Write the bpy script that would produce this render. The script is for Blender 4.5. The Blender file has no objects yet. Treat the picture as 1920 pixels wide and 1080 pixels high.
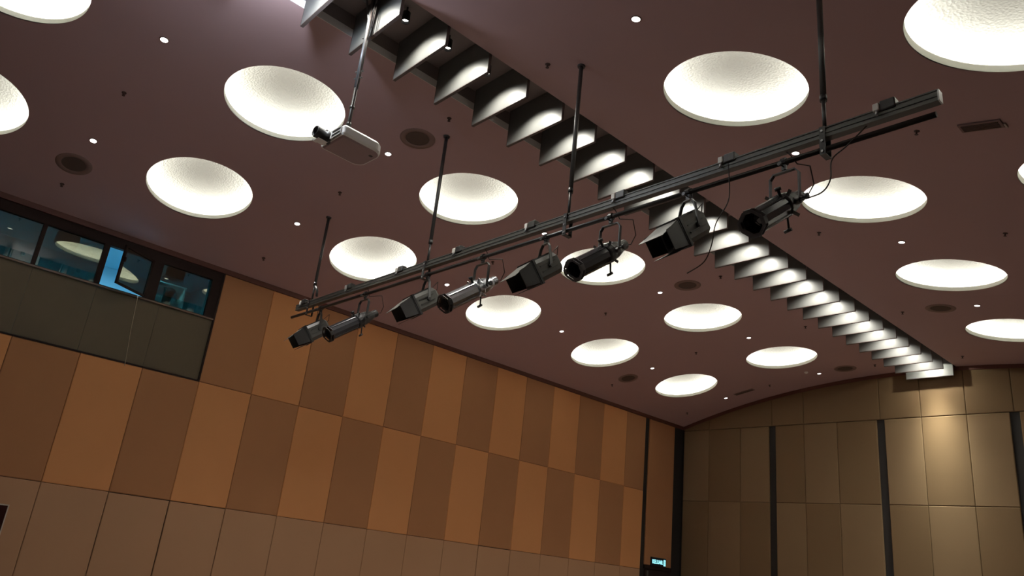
import bpy, math, random
from mathutils import Vector, Matrix
random.seed(7)
sc = bpy.context.scene
C = sc.collection
PI = math.pi

# ------------------------------------------------------------------ camera
CAM_Z = 1.6
cam = bpy.data.cameras.new('camera')
cam_o = bpy.data.objects.new('camera', cam)
C.objects.link(cam_o)
rt = Vector((0.742978, -0.659413, 0.114708))
up = Vector((-0.304453, -0.180336, 0.935301))
fw = Vector((0.596064, 0.729831, 0.334746))
m = Matrix((rt, up, -fw)).transposed().to_4x4()
m.translation = Vector((0, 0, CAM_Z))
cam_o.matrix_world = m
cam.sensor_width = 36.0
cam.lens = 1418.087 * 36.0 / 1920.0
cam.shift_x = (960 - 907.863) / 1920.0
cam.shift_y = (556.854 - 540) / 1920.0
cam.clip_start = 0.05
cam.clip_end = 100
sc.camera = cam_o

# ------------------------------------------------------------------ world, exposure
w = bpy.data.worlds.new('world'); sc.world = w; w.use_nodes = True
w.node_tree.nodes['Background'].inputs[0].default_value = (0.0, 0.0, 0.0, 1)
w.node_tree.nodes['Background'].inputs[1].default_value = 0.0
sc.view_settings.view_transform = 'Standard'
sc.view_settings.look = 'None'
sc.view_settings.exposure = 0.17
sc.view_settings.gamma = 1.0
sc.view_settings.use_curve_mapping = False
sc.cycles.use_denoising = True
sc.cycles.max_bounces = 8
sc.cycles.diffuse_bounces = 5
sc.cycles.glossy_bounces = 4
sc.cycles.transparent_max_bounces = 8
sc.cycles.caustics_reflective = False
sc.cycles.caustics_refractive = False
sc.cycles.sample_clamp_indirect = 3.0

# light levels
P_DOME = 25.0        # cove strip inside each round recess
P_DOWN = 215.0  # left rows; right rows are dimmed by P_DIM
P_DIM = 30.0        # small recessed downlights
P_FIN = 72.0         # lamps between the fins
P_WASH = 1850.0        # narrow beam that washes the far wall
P_ADDED_GLOBE = 150.0       # unseen globe lamp, added to brighten the ceiling near the first fins
P_BOOTH = 330.0      # blue light in the control booth

# ------------------------------------------------------------------ geometry of the hall
YC = 7.1256; RV = 23.037; ZA = 7.6          # crown line, radius and height of the vaulted ceiling
YL = 14.123; XF = 20.33; XB = -2.5; YR = -0.6
SL0, SL1, SLZ = 6.262, 7.392, 7.91          # slot for the fins


def vz(y, dz=0.0):
    """height of the vault at y"""
    return ZA - RV + math.sqrt((RV + dz) ** 2 - (y - YC) ** 2)


def vp(s, h=0.0):
    """point on the vault at arc length s from the crown, h above the surface (y, z)"""
    a = s / RV
    return YC + (RV + h) * math.sin(a), ZA - RV + (RV + h) * math.cos(a)


def s_of(y):
    return RV * math.asin((y - YC) / RV)


# ------------------------------------------------------------------ materials
def mat(name, col, rough=0.6, metal=0.0, bump=None, var=0.0, var_scale=3.0, spec=0.5, col2=None):
    mt = bpy.data.materials.new(name); mt.use_nodes = True
    nt = mt.node_tree; b = nt.nodes['Principled BSDF']
    b.inputs['Base Color'].default_value = (*col, 1)
    b.inputs['Roughness'].default_value = rough
    b.inputs['Metallic'].default_value = metal
    b.inputs['Specular IOR Level'].default_value = spec
    tc = nt.nodes.new('ShaderNodeTexCoord')
    if var > 0 or col2:
        n = nt.nodes.new('ShaderNodeTexNoise'); n.inputs['Scale'].default_value = var_scale
        n.inputs['Detail'].default_value = 4
        nt.links.new(tc.outputs['Object'], n.inputs['Vector'])
        mx = nt.nodes.new('ShaderNodeMix'); mx.data_type = 'RGBA'
        c2 = col2 or tuple(c * (1 - var) for c in col)
        mx.inputs[6].default_value = (*col, 1); mx.inputs[7].default_value = (*c2, 1)
        nt.links.new(n.outputs['Fac'], mx.inputs[0])
        nt.links.new(mx.outputs[2], b.inputs['Base Color'])
    if bump:
        kind, scale, strength, dist = bump
        if kind == 'noise':
            t = nt.nodes.new('ShaderNodeTexNoise'); t.inputs['Scale'].default_value = scale
            t.inputs['Detail'].default_value = 3; o = t.outputs['Fac']
        else:
            t = nt.nodes.new('ShaderNodeTexVoronoi'); t.inputs['Scale'].default_value = scale
            o = t.outputs['Distance']
        nt.links.new(tc.outputs['Object'], t.inputs['Vector'])
        bp = nt.nodes.new('ShaderNodeBump'); bp.inputs['Strength'].default_value = strength
        bp.inputs['Distance'].default_value = dist
        nt.links.new(o, bp.inputs['Height']); nt.links.new(bp.outputs['Normal'], b.inputs['Normal'])
    return mt


def emis(name, col, strength):
    mt = bpy.data.materials.new(name); mt.use_nodes = True
    nt = mt.node_tree
    for n in list(nt.nodes):
        if n.type != 'OUTPUT_MATERIAL': nt.nodes.remove(n)
    e = nt.nodes.new('ShaderNodeEmission'); e.inputs[0].default_value = (*col, 1); e.inputs[1].default_value = strength
    nt.links.new(e.outputs[0], nt.nodes['Material Output'].inputs[0])
    return mt


def glass(name, tint, refl, fac):
    mt = bpy.data.materials.new(name); mt.use_nodes = True
    nt = mt.node_tree
    for n in list(nt.nodes):
        if n.type != 'OUTPUT_MATERIAL': nt.nodes.remove(n)
    t = nt.nodes.new('ShaderNodeBsdfTransparent'); t.inputs[0].default_value = (*tint, 1)
    g = nt.nodes.new('ShaderNodeBsdfGlossy'); g.inputs[0].default_value = (*refl, 1); g.inputs['Roughness'].default_value = 0.02
    mx = nt.nodes.new('ShaderNodeMixShader'); mx.inputs[0].default_value = fac
    nt.links.new(t.outputs[0], mx.inputs[1]); nt.links.new(g.outputs[0], mx.inputs[2])
    nt.links.new(mx.outputs[0], nt.nodes['Material Output'].inputs[0])
    return mt


M = {}
M['ceiling'] = mat('ceiling_paint', (0.45, 0.305, 0.31), 0.85, bump=('noise', 60, 0.08, 0.01), var=0.06, var_scale=0.8)
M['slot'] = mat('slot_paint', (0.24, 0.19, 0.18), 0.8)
M['plaster'] = mat('dome_plaster', (0.81, 0.805, 0.765), 0.9, bump=('voronoi', 34, 0.6, 0.016), spec=0.2)
M['collar'] = mat('dome_collar', (0.86, 0.86, 0.78), 0.7)
M['strip'] = emis('cove_strip', (1.0, 0.985, 0.90), P_DOME)
M['fab_light'] = mat('panel_fabric_light', (0.69, 0.318, 0.132), 0.9, bump=('noise', 220, 0.12, 0.004), var=0.10, var_scale=1.3, spec=0.2)
M['fab_dark'] = mat('panel_fabric_dark', (0.43, 0.205, 0.096), 0.9, bump=('noise', 220, 0.12, 0.004), var=0.10, var_scale=1.3, spec=0.2)
M['fab_low'] = mat('panel_fabric_low', (0.49, 0.285, 0.165), 0.9, bump=('noise', 220, 0.12, 0.004), var=0.08, var_scale=1.3, spec=0.2)
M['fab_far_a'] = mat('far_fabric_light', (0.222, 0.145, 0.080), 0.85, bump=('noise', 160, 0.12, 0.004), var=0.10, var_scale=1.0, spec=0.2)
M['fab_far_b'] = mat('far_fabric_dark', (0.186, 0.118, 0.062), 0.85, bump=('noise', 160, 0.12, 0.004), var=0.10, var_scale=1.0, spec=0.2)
M['booth_panel'] = mat('booth_panel', (0.115, 0.086, 0.046), 0.65, var=0.25, var_scale=1.6)
M['trim'] = mat('dark_trim', (0.11, 0.035, 0.022), 0.6)
M['black'] = mat('black_recess', (0.012, 0.009, 0.008), 0.7)
M['frame'] = mat('window_frame', (0.022, 0.012, 0.010), 0.8, spec=0.2)
M['sill'] = mat('sill_wood', (0.14, 0.09, 0.055), 0.5)
M['floor'] = mat('carpet', (0.52, 0.43, 0.39), 0.95, var=0.3, var_scale=2.0, bump=('noise', 200, 0.3, 0.01))
M['fin'] = mat('fin_laminate', (0.16, 0.16, 0.155), 0.4, var=0.12, var_scale=4.0)
M['finedge'] = mat('fin_edge', (0.09, 0.07, 0.065), 0.5)
M['blackpaint'] = mat('black_paint', (0.022, 0.020, 0.020), 0.38, bump=('noise', 90, 0.05, 0.003))
M['barrel'] = mat('barrel_enamel', (0.045, 0.045, 0.05), 0.22, metal=0.35)
M['litbarrel'] = mat('painted_lit_barrel', (0.42, 0.43, 0.46), 0.25, metal=0.9)  # light on the black barrel, put into a paler metal colour
M['darkgrey'] = mat('dark_grey_paint', (0.07, 0.068, 0.06), 0.45)
M['leaf'] = mat('barn_door_leaf', (0.16, 0.155, 0.14), 0.45)
M['lens'] = mat('lens_glass', (0.01, 0.012, 0.016), 0.08, spec=0.9)
M['steel'] = mat('steel', (0.35, 0.35, 0.36), 0.3, metal=0.9)
M['rod'] = mat('hanger_rod_paint', (0.045, 0.04, 0.038), 0.4)
M['label'] = mat('socket_label', (0.85, 0.82, 0.76), 0.5)
M['cable'] = mat('cable_rubber', (0.03, 0.018, 0.016), 0.6)
M['white'] = mat('white_plastic', (0.80, 0.79, 0.76), 0.35)
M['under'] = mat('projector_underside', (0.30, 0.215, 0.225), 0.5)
M['speaker'] = mat('speaker_grille', (0.09, 0.058, 0.045), 0.8, bump=('voronoi', 300, 0.3, 0.003))
M['speakerring'] = mat('speaker_ring', (0.21, 0.135, 0.115), 0.7)
M['sprinkler'] = mat('sprinkler_metal', (0.06, 0.03, 0.025), 0.5)
M['lamp'] = emis('lamp_face', (1.0, 0.97, 0.93), 3.5)
M['lampfin'] = emis('fin_lamp_face', (1.0, 0.98, 0.92), 12.0)
M['darkwall'] = mat('dark_wood_wall', (0.075, 0.045, 0.03), 0.6, var=0.3, var_scale=2.0)
M['dimfloor'] = mat('added_dark_floor', (0.13, 0.09, 0.07), 0.5, var=0.3, var_scale=2.0)
M['reflector'] = mat('reflector', (0.8, 0.8, 0.8), 0.25, metal=0.8)
M['sign'] = mat('sign_case', (0.01, 0.013, 0.02), 0.4)
M['signlit'] = emis('sign_lit', (0.30, 0.85, 1.0), 1.6)
M['boothwall'] = mat('booth_wall', (0.45, 0.72, 0.80), 0.8, var=0.1, var_scale=1.0)
M['glass'] = glass('tinted_glass', (0.20, 0.29, 0.26), (0.78, 0.80, 0.62), 0.17)
M['cord'] = mat('cord', (0.42, 0.34, 0.24), 0.8)
M['screen'] = mat('screen_glass', (0.035, 0.012, 0.010), 0.15)
M['alu'] = mat('thin_pale_frame', (0.75, 0.68, 0.58), 0.3, metal=0.5)
M['vent'] = mat('vent_paint', (0.22, 0.14, 0.125), 0.7)
M['ventlight'] = mat('vent_pale_end', (0.42, 0.36, 0.32), 0.7)


# ------------------------------------------------------------------ mesh builder
class MB:
    def __init__(s): s.v = []; s.f = []; s.mi = []; s.cur = 0; s.sm = []

    def add(s, vs, fs, smooth=False):
        o = len(s.v); s.v += [tuple(v) for v in vs]
        for f in fs:
            s.f.append([i + o for i in f]); s.mi.append(s.cur); s.sm.append(smooth)
        return s

    def box(s, c, d, R=None):
        x, y, z = d[0] / 2, d[1] / 2, d[2] / 2
        vs = [Vector(p) for p in ((-x, -y, -z), (x, -y, -z), (x, y, -z), (-x, y, -z), (-x, -y, z), (x, -y, z), (x, y, z), (-x, y, z))]
        if R: vs = [R @ v for v in vs]
        c = Vector(c)
        return s.add([v + c for v in vs], [(0, 3, 2, 1), (4, 5, 6, 7), (0, 1, 5, 4), (1, 2, 6, 5), (2, 3, 7, 6), (3, 0, 4, 7)])

    def bbox(s, x0, x1, y0, y1, z0, z1):
        return s.box(((x0 + x1) / 2, (y0 + y1) / 2, (z0 + z1) / 2), (x1 - x0, y1 - y0, z1 - z0))

    def cbox(s, c, d, b=0.006, R=None):
        """box with chamfered edges, long chamfers on all twelve edges"""
        vs = []; n = 0
        x, y, z = d[0] / 2, d[1] / 2, d[2] / 2
        import itertools
        idx = {}
        for sx, sy, sz in itertools.product((-1, 1), repeat=3):
            for a in range(3):
                p = [sx * x, sy * y, sz * z]
                for k in range(3):
                    if k != a: p[k] -= (sx, sy, sz)[k] * b
                idx[(sx, sy, sz, a)] = len(vs); vs.append(Vector(p))
        fs = []
        for a in range(3):
            o = [k for k in range(3) if k != a]
            for sg in (-1, 1):
                q = []
                for u, v in ((-1, -1), (1, -1), (1, 1), (-1, 1)):
                    t = [0, 0, 0]; t[a] = sg; t[o[0]] = u; t[o[1]] = v
                    q.append(idx[(*t, a)])
                fs.append(q)
            # edge chamfers running along axis a
            for u, v in ((-1, -1), (1, -1), (1, 1), (-1, 1)):
                t0 = [0, 0, 0]; t0[a] = -1; t0[o[0]] = u; t0[o[1]] = v
                t1 = list(t0); t1[a] = 1
                fs.append([idx[(*t0, o[0])], idx[(*t1, o[0])], idx[(*t1, o[1])], idx[(*t0, o[1])]])
        for sx, sy, sz in itertools.product((-1, 1), repeat=3):
            fs.append([idx[(sx, sy, sz, 0)], idx[(sx, sy, sz, 1)], idx[(sx, sy, sz, 2)]])
        if R: vs = [R @ v for v in vs]
        c = Vector(c)
        return s.add([v + c for v in vs], fs)

    def tube(s, pts, r, n=10, caps=True, smooth=True):
        pts = [Vector(p) for p in pts]; rs = r if isinstance(r, (list, tuple)) else [r] * len(pts)
        vs = []; fs = []
        t0 = (pts[1] - pts[0]).normalized()
        a = Vector((0, 0, 1)) if abs(t0.z) < 0.9 else Vector((1, 0, 0))
        u = t0.cross(a).normalized()
        for i, p in enumerate(pts):
            t = ((pts[min(i + 1, len(pts) - 1)] - pts[max(i - 1, 0)])).normalized()
            u = (u - t * u.dot(t)).normalized(); v = t.cross(u)
            for k in range(n):
                an = 2 * PI * k / n
                vs.append(p + (u * math.cos(an) + v * math.sin(an)) * rs[i])
        for i in range(len(pts) - 1):
            for k in range(n):
                k2 = (k + 1) % n
                fs.append((i * n + k, i * n + k2, (i + 1) * n + k2, (i + 1) * n + k))
        s.add(vs, fs, smooth)
        if caps:
            o = len(s.v) - len(vs)
            s.f.append([o + k for k in range(n)][::-1]); s.mi.append(s.cur); s.sm.append(False)
            s.f.append([o + (len(pts) - 1) * n + k for k in range(n)]); s.mi.append(s.cur); s.sm.append(False)
        return s

    def lathe(s, prof, o, ax, n=32, smooth=False, phase=0.0, ref=None):
        """prof: (along axis, radius) pairs"""
        o = Vector(o); ax = Vector(ax).normalized()
        a = Vector(ref) if ref else (Vector((0, 0, 1)) if abs(ax.z) < 0.9 else Vector((1, 0, 0)))
        u = (a - ax * a.dot(ax)).normalized(); v = ax.cross(u)
        vs = []; fs = []
        for h, r in prof:
            for k in range(n):
                an = 2 * PI * k / n + phase
                vs.append(o + ax * h + (u * math.cos(an) + v * math.sin(an)) * max(r, 1e-4))
        for i in range(len(prof) - 1):
            for k in range(n):
                k2 = (k + 1) % n
                fs.append((i * n + k, i * n + k2, (i + 1) * n + k2, (i + 1) * n + k))
        return s.add(vs, fs, smooth)

    def prism(s, pts, d, b=0.0):
        """pts: closed outline; d: extrusion vector; b: relative shrink of the far outline"""
        pts = [Vector(p) for p in pts]; d = Vector(d); n = len(pts)
        c = sum(pts, Vector()) / n
        far = [c + (p - c) * (1 - b) + d for p in pts]
        return s.add(pts + far, [tuple(range(n))[::-1], tuple(range(n, 2 * n))] + [(i, (i + 1) % n, n + (i + 1) % n, n + i) for i in range(n)])

    def build(s, name, m, parent=None, loc=None, rot=None):
        me = bpy.data.meshes.new(name)
        me.from_pydata(s.v, [], s.f)
        for q in (m if isinstance(m, (list, tuple)) else [m]): me.materials.append(q)
        me.polygons.foreach_set('material_index', s.mi)
        me.polygons.foreach_set('use_smooth', s.sm)
        me.update()
        import bmesh
        bm = bmesh.new(); bm.from_mesh(me)
        bmesh.ops.recalc_face_normals(bm, faces=bm.faces)
        bm.to_mesh(me); bm.free()
        o = bpy.data.objects.new(name, me); C.objects.link(o)
        if parent: o.parent = parent
        if loc is not None: o.location = loc
        if rot is not None: o.rotation_euler = rot
        return o


def tag(o, label, cat, group=None, kind=None):
    if label: o['label'] = label
    if cat: o['category'] = cat
    if group: o['group'] = group
    if kind: o['kind'] = kind
    return o


def thing(name, label, cat, loc=(0, 0, 0), rot=(0, 0, 0), group=None):
    o = bpy.data.objects.new(name, None); o.empty_display_size = 0.1
    C.objects.link(o); o.location = loc; o.rotation_euler = rot
    return tag(o, label, cat, group)


def dup(root, loc, rot=None, label=None):
    r = root.copy(); C.objects.link(r); r.location = loc
    if rot is not None: r.rotation_euler = rot
    if label: r['label'] = label
    for ch in list(root.children):
        c = ch.copy(); C.objects.link(c); c.parent = r
        for g in ch.children:
            d = g.copy(); C.objects.link(d); d.parent = c
    return r


def struct(o):
    o['kind'] = 'structure'; return o


ORD = ['zeroth', 'first', 'second', 'third', 'fourth', 'fifth', 'sixth', 'seventh', 'eighth', 'ninth', 'tenth', 'eleventh', 'twelfth',
       'thirteenth', 'fourteenth', 'fifteenth', 'sixteenth', 'seventeenth', 'eighteenth', 'nineteenth', 'twentieth', 'twenty-first',
       'twenty-second', 'twenty-third', 'twenty-fourth', 'twenty-fifth', 'twenty-sixth', 'twenty-seventh', 'twenty-eighth', 'twenty-ninth', 'thirtieth']

# ------------------------------------------------------------------ ceiling: vault with round holes and the slot
RD = 0.852
ROWS = {'A': 5.135, 'B': 2.262, 'C': -2.826, 'D': -5.70}
XG = 3.5284
DOMES = {}
for rn, s0 in ROWS.items():
    for i in range(0, 6):
        DOMES[(rn, i)] = [XG * i, s0]
DOMES[('A', 1)] = [3.506, 5.10]; DOMES[('A', 3)] = [10.62, 5.17]; DOMES[('B', 1)] = [3.526, 2.215]

mb = MB()
HC = 1.25
XE = XF + 0.12


def sheet(x0, x1, s0, s1, nx, ns):
    vs = []; fs = []
    for i in range(nx + 1):
        for j in range(ns + 1):
            y, z = vp(s0 + (s1 - s0) * j / ns)
            vs.append((x0 + (x1 - x0) * i / nx, y, z))
    for i in range(nx):
        for j in range(ns):
            a = i * (ns + 1) + j
            fs.append((a, a + 1, a + ns + 2, a + ns + 1))
    mb.add(vs, fs, True)


def cell(x0, x1, s0, s1, cx, cs, r):
    n = 96; vs = []; fs = []; K = 4
    angs = []
    for k in range(n):
        angs.append(2 * PI * k / n + PI / 4)
    def border(a):
        dx, ds = math.cos(a), math.sin(a)
        t = 1e9
        if dx > 1e-9: t = min(t, (x1 - cx) / dx)
        if dx < -1e-9: t = min(t, (x0 - cx) / dx)
        if ds > 1e-9: t = min(t, (s1 - cs) / ds)
        if ds < -1e-9: t = min(t, (s0 - cs) / ds)
        return cx + dx * t, cs + ds * t
    corners = [(x1, s1), (x0, s1), (x0, s0), (x1, s0)]
    bl = [border(a) for a in angs]
    for q in corners:
        j = min(range(n), key=lambda i: (bl[i][0] - q[0]) ** 2 + (bl[i][1] - q[1]) ** 2)
        bl[j] = q
    for k, a in enumerate(angs):
        px, ps = cx + r * math.cos(a), cs + r * math.sin(a)
        for q in range(K + 1):
            t = q / K
            X, Sx = px + (bl[k][0] - px) * t, ps + (bl[k][1] - ps) * t
            y, z = vp(Sx); vs.append((X, y, z))
    for k in range(n):
        k2 = (k + 1) % n
        for q in range(K):
            fs.append((k * (K + 1) + q, k2 * (K + 1) + q, k2 * (K + 1) + q + 1, k * (K + 1) + q + 1))
    mb.add(vs, fs, True)


sL, sR = s_of(YL + 0.06), s_of(YR - 0.1)
bands = []
for rn, s0 in ROWS.items(): bands.append((s0 - HC, s0 + HC, rn))
bands.sort()
cuts = [sR]
segs = []
prev = sR
for b0, b1, rn in bands:
    segs.append((prev, b0, None)); segs.append((b0, b1, rn)); prev = b1
segs.append((prev, sL, None))
g0, g1 = s_of(SL0), s_of(SL1)
fsegs = []
for a, b, rn in segs:
    if rn is None and a < g0 and b > g1: fsegs += [(a, g0, None), (g1, b, None)]
    else: fsegs.append((a, b, rn))
for a, b, rn in fsegs:
    ns = max(2, int((b - a) / 0.22))
    if rn is None: sheet(XB, XE, a, b, 24, ns)
    else:
        px = XB
        for i in range(0, 6):
            dx, ds = DOMES[(rn, i)]
            x0, x1 = XG * i - HC, XG * i + HC
            sheet(px, x0, a, b, 3, ns); cell(x0, x1, a, b, dx, ds, RD); px = x1
        sheet(px, XE, a, b, 3, ns)
ceiling = struct(mb.build('ceiling', M['ceiling']))
# slot lining
mb = MB()
t = 0.02
mb.bbox(XB, XE, SL0 - t, SL0, vz(SL0) - 0.0, SLZ); mb.bbox(XB, XE, SL1, SL1 + t, vz(SL1) - 0.0, SLZ)
mb.bbox(XB, XE, SL0 - t, SL1 + t, SLZ, SLZ + t)
struct(mb.build('trim_1', M['slot']))
struct(MB().bbox(XB, XE, SL1 - 0.006, SL1, vz(SL1), vz(SL1) + 0.11).build('slot_light_band', mat('slot_painted_light', (0.85, 0.80, 0.77), 0.5)))  # pale colour paints the lamplight along the left slot wall's lower edge

# ------------------------------------------------------------------ round dome lights
COL = 0.065
row_desc = {'A': 'row along the brown left wall', 'B': 'row just left of the fins',
            'C': 'row just right of the fins', 'D': 'rightmost row'}
bm_col = MB().lathe([(0, RD), (COL, RD), (COL + 0.012, RD + 0.004), (COL, RD + 0.012), (COL - 0.015, RD + 0.03), (COL - 0.015, 1.03)], (0, 0, 0), (0, 0, 1), 96, True)
pr = []
for k in range(29):
    a = k / 28 * PI / 2
    pr.append((COL - 0.015 + 0.36 * math.sin(a) ** 0.9, 1.03 * math.cos(a) ** 0.62 if k < 28 else 0.0))
bm_bowl = MB().lathe(pr, (0, 0, 0), (0, 0, 1), 96, True)
bm_strip = MB().lathe([(COL - 0.006, RD + 0.05), (COL - 0.006, RD + 0.10)], (0, 0, 0), (0, 0, 1), 96, False)
first = None
for (rn, i), (x, s0) in sorted(DOMES.items()):
    y, z = vp(s0)
    lab = 'round glowing ceiling recess, %s from far wall, %s' % (ORD[6 - i], row_desc[rn])
    if first is None:
        first = thing('dome_light', lab, 'ceiling light', (x, y, z), (-s0 / RV, 0, 0), 'round dome lights in the ceiling')
        bm_col.build('collar', M['collar'], first)
        bm_bowl.build('bowl', M['plaster'], first)
        o = bm_strip.build('light_strip', M['strip'], first)
    else:
        dup(first, (x, y, z), (-s0 / RV, 0, 0), lab)

# ------------------------------------------------------------------ fins and the lamps between them
FX0, FDX = 4.734, 0.6688
FY0, FY1, FZ0 = 6.275, 7.345, 7.325
FT = 0.035
bmf = MB()
bmf.box((FT / 2, 0, 0), (FT, FY1 - FY0, SLZ - FZ0 - 0.004))
bme = MB()
bme.box((FT / 2, 0, -(SLZ - FZ0) / 2 - 0.006), (FT + 0.006, FY1 - FY0 + 0.012, 0.014))
bme.box((FT / 2, -(FY1 - FY0) / 2 - 0.003, 0), (FT + 0.006, 0.006, SLZ - FZ0 - 0.006))
bme.box((FT / 2, (FY1 - FY0) / 2 + 0.003, 0), (FT + 0.006, 0.006, SLZ - FZ0 - 0.006))
LY = 6.74; LZ = 7.725
f0 = l0 = None
for k in range(-5, 24):
    x = FX0 + FDX * k
    lab = 'grey rectangular ceiling fin, %s counting from the far wall' % ORD[24 - k]
    loc = (x, (FY0 + FY1) / 2, (FZ0 + SLZ) / 2)
    if f0 is None:
        f0 = thing('ceiling_fin', lab, 'ceiling fin', loc, group='fins hanging in the ceiling slot')
        bmf.build('fin_board', M['fin'], f0); bme.build('edge_band', M['finedge'], f0)
    else: dup(f0, loc, None, lab)
    if k == 23: continue
    xl = x + FT + (FDX - FT) / 2
    lab = 'small bright slot lamp behind the %s fin from the far wall' % ORD[24 - k]
    if l0 is None:
        l0 = thing('slot_lamp', lab, 'lamp', (xl, LY, LZ), group='lamps between the ceiling fins')
        MB().lathe([(SLZ - LZ, 0.0), (SLZ - LZ, 0.012), (0.105, 0.012), (0.105, 0.05), (-0.03, 0.05), (-0.03, 0.046), (0.03, 0.042), (0.03, 0.0)], (0, 0, 0), (0, 0, 1), 20, True).build('housing', M['blackpaint'], l0)
        MB().lathe([(-0.004, 0.0), (0.0, 0.03), (0.008, 0.04), (0.02, 0.038)], (0, 0, 0), (0, 0, 1), 20, True).build('bulb', M['lampfin'], l0)
        ld = bpy.data.lights.new('lamp_beam', 'SPOT'); ld.energy = P_FIN; ld.color = (1.0, 0.97, 0.86)
        ld.spot_size = math.radians(140); ld.spot_blend = 1.0; ld.shadow_soft_size = 0.035; ld.specular_factor = 0.1
        lo = bpy.data.objects.new('lamp_beam', ld); C.objects.link(lo); lo.parent = l0; lo.location = (0, 0, -0.045); lo.rotation_euler = (0, math.radians(-10), 0)
    else: dup(l0, (xl, LY, LZ), None, lab)

# the last bay carries a narrow beam onto the far wall
wd_ = bpy.data.lights.new('wall_beam', 'SPOT'); wd_.energy = P_WASH; wd_.color = (0.97, 1.0, 0.84)
wd_.spot_size = math.radians(160); wd_.spot_blend = 0.1; wd_.shadow_soft_size = 0.02
wo = bpy.data.objects.new('wall_beam', wd_); C.objects.link(wo)
last = [o for o in C.objects if o.get('label', '').endswith('behind the second fin from the far wall')][0]
wo.parent = last; wo.location = (0, 0, -0.045); wo.rotation_euler = (0, math.radians(-5), 0)
wd_.use_nodes = True; nt = wd_.node_tree; em = nt.nodes['Emission']
tc = nt.nodes.new('ShaderNodeTexCoord'); sx = nt.nodes.new('ShaderNodeSeparateXYZ')
ab = nt.nodes.new('ShaderNodeMath'); ab.operation = 'ABSOLUTE'
pw = nt.nodes.new('ShaderNodeMath'); pw.operation = 'POWER'; pw.inputs[1].default_value = 26.0
ad = nt.nodes.new('ShaderNodeMath'); ad.operation = 'ADD'; ad.inputs[1].default_value = 0.014
nt.links.new(tc.outputs['Normal'], sx.inputs[0]); nt.links.new(sx.outputs['Z'], ab.inputs[0])
nt.links.new(ab.outputs[0], pw.inputs[0]); nt.links.new(pw.outputs[0], ad.inputs[0]); nt.links.new(ad.outputs[0], em.inputs['Strength'])

# globe lamp added out of view for the cool glow on the ceiling
gl = thing('added_globe', 'globe lamp added out of view to light the ceiling near the first fins', 'added lamp', (2.2, 6.6, 7.1))
MB().lathe([(-0.12 + 0.24 * k / 16, math.sqrt(max(0.0144 - (-0.12 + 0.24 * k / 16) ** 2, 0))) for k in range(17)], (0, 0, 0), (0, 0, 1), 24, True).build('globe', emis('added_globe_glow', (0.78, 0.88, 1.0), P_ADDED_GLOBE), gl)
MB().tube([(0, 0, 0.11), (0, 0, SLZ - 7.1)], 0.012, 10).build('stem', M['rod'], gl)
MB().lathe([(-0.04, 0.0), (-0.04, 0.05), (0, 0.06)], (0, 0, SLZ - 7.1), (0, 0, 1), 20).build('canopy', M['rod'], gl)

# ------------------------------------------------------------------ recessed downlights
rowY = {'L': 12.05, 'M': 9.25, 'R': 4.42}
rowD = {'L': 'line nearest the brown left wall', 'M': 'line left of the fins', 'R': 'line right of the fins', 'S': 'rightmost line'}
d0 = dim = None
for rn, y in rowY.items():
    for k in range(0, 6):
        x = 1.74 + 3.53 * k
        z = vz(y); a = -math.asin((y - YC) / RV)
        lab = 'small recessed downlight, %s from far wall, %s' % (ORD[6 - k], rowD[rn])
        if d0 is None:
            d0 = thing('recessed_downlight', lab, 'downlight', (x, y, z), (a, 0, 0), 'small recessed downlights in the ceiling')
            MB().lathe([(0.0, 0.062), (-0.006, 0.060), (-0.010, 0.050), (-0.004, 0.046)], (0, 0, 0), (0, 0, 1), 24, True).build('trim_ring', M['speakerring'], d0)
            MB().lathe([(-0.009, 0.0), (-0.008, 0.048)], (0, 0, 0), (0, 0, 1), 24).build('lamp_face', M['lamp'], d0)
            ld = bpy.data.lights.new('downlight_beam', 'SPOT'); ld.energy = P_DOWN; ld.color = (1.0, 0.95, 0.89)
            ld.spot_size = math.radians(54); ld.spot_blend = 1.0; ld.shadow_soft_size = 0.05; ld.specular_factor = 0.05
            lo = bpy.data.objects.new('downlight_beam', ld); C.objects.link(lo); lo.parent = d0; lo.location = (0, 0, -0.02)
        else:
            q = dup(d0, (x, y, z), (a, 0, 0), lab)
            if rn in 'RS' or k == 5:
                for ch in q.children:
                    if ch.type == 'LIGHT':
                        if dim is None: dim = ch.data.copy(); dim.energy = P_DIM
                        ch.data = dim

# ------------------------------------------------------------------ ceiling speakers, sprinklers, detector, vents
s0_ = None
for (x, y, lab) in [(1.69, 12.79, 'dark round ceiling speaker above the booth window at the left'), (5.34, 8.58, 'round ceiling speaker between the projector and the nearest fins'),
                    (12.39, 8.61, 'round ceiling speaker right of the profile spot in front of the dome'), (15.87, 12.85, 'round ceiling speaker nearest the far left corner'),
                    (15.89, 5.07, 'round ceiling speaker right of the fins'), (19.38, 8.55, 'round ceiling speaker close to the arched far wall')]:
    z = vz(y); a = -math.asin((y - YC) / RV)
    if s0_ is None:
        s0_ = thing('ceiling_speaker', lab, 'speaker', (x, y, z), (a, 0, 0), 'round speakers in the ceiling')
        MB().lathe([(0, 0.27), (-0.008, 0.265), (-0.010, 0.19), (-0.002, 0.18)], (0, 0, 0), (0, 0, 1), 48, True).build('ring', M['speakerring'], s0_)
        MB().lathe([(-0.003, 0.18), (-0.010, 0.10), (-0.012, 0.0)], (0, 0, 0), (0, 0, 1), 48, True).build('grille', M['speaker'], s0_)
    else: dup(s0_, (x, y, z), (a, 0, 0), lab)

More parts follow.
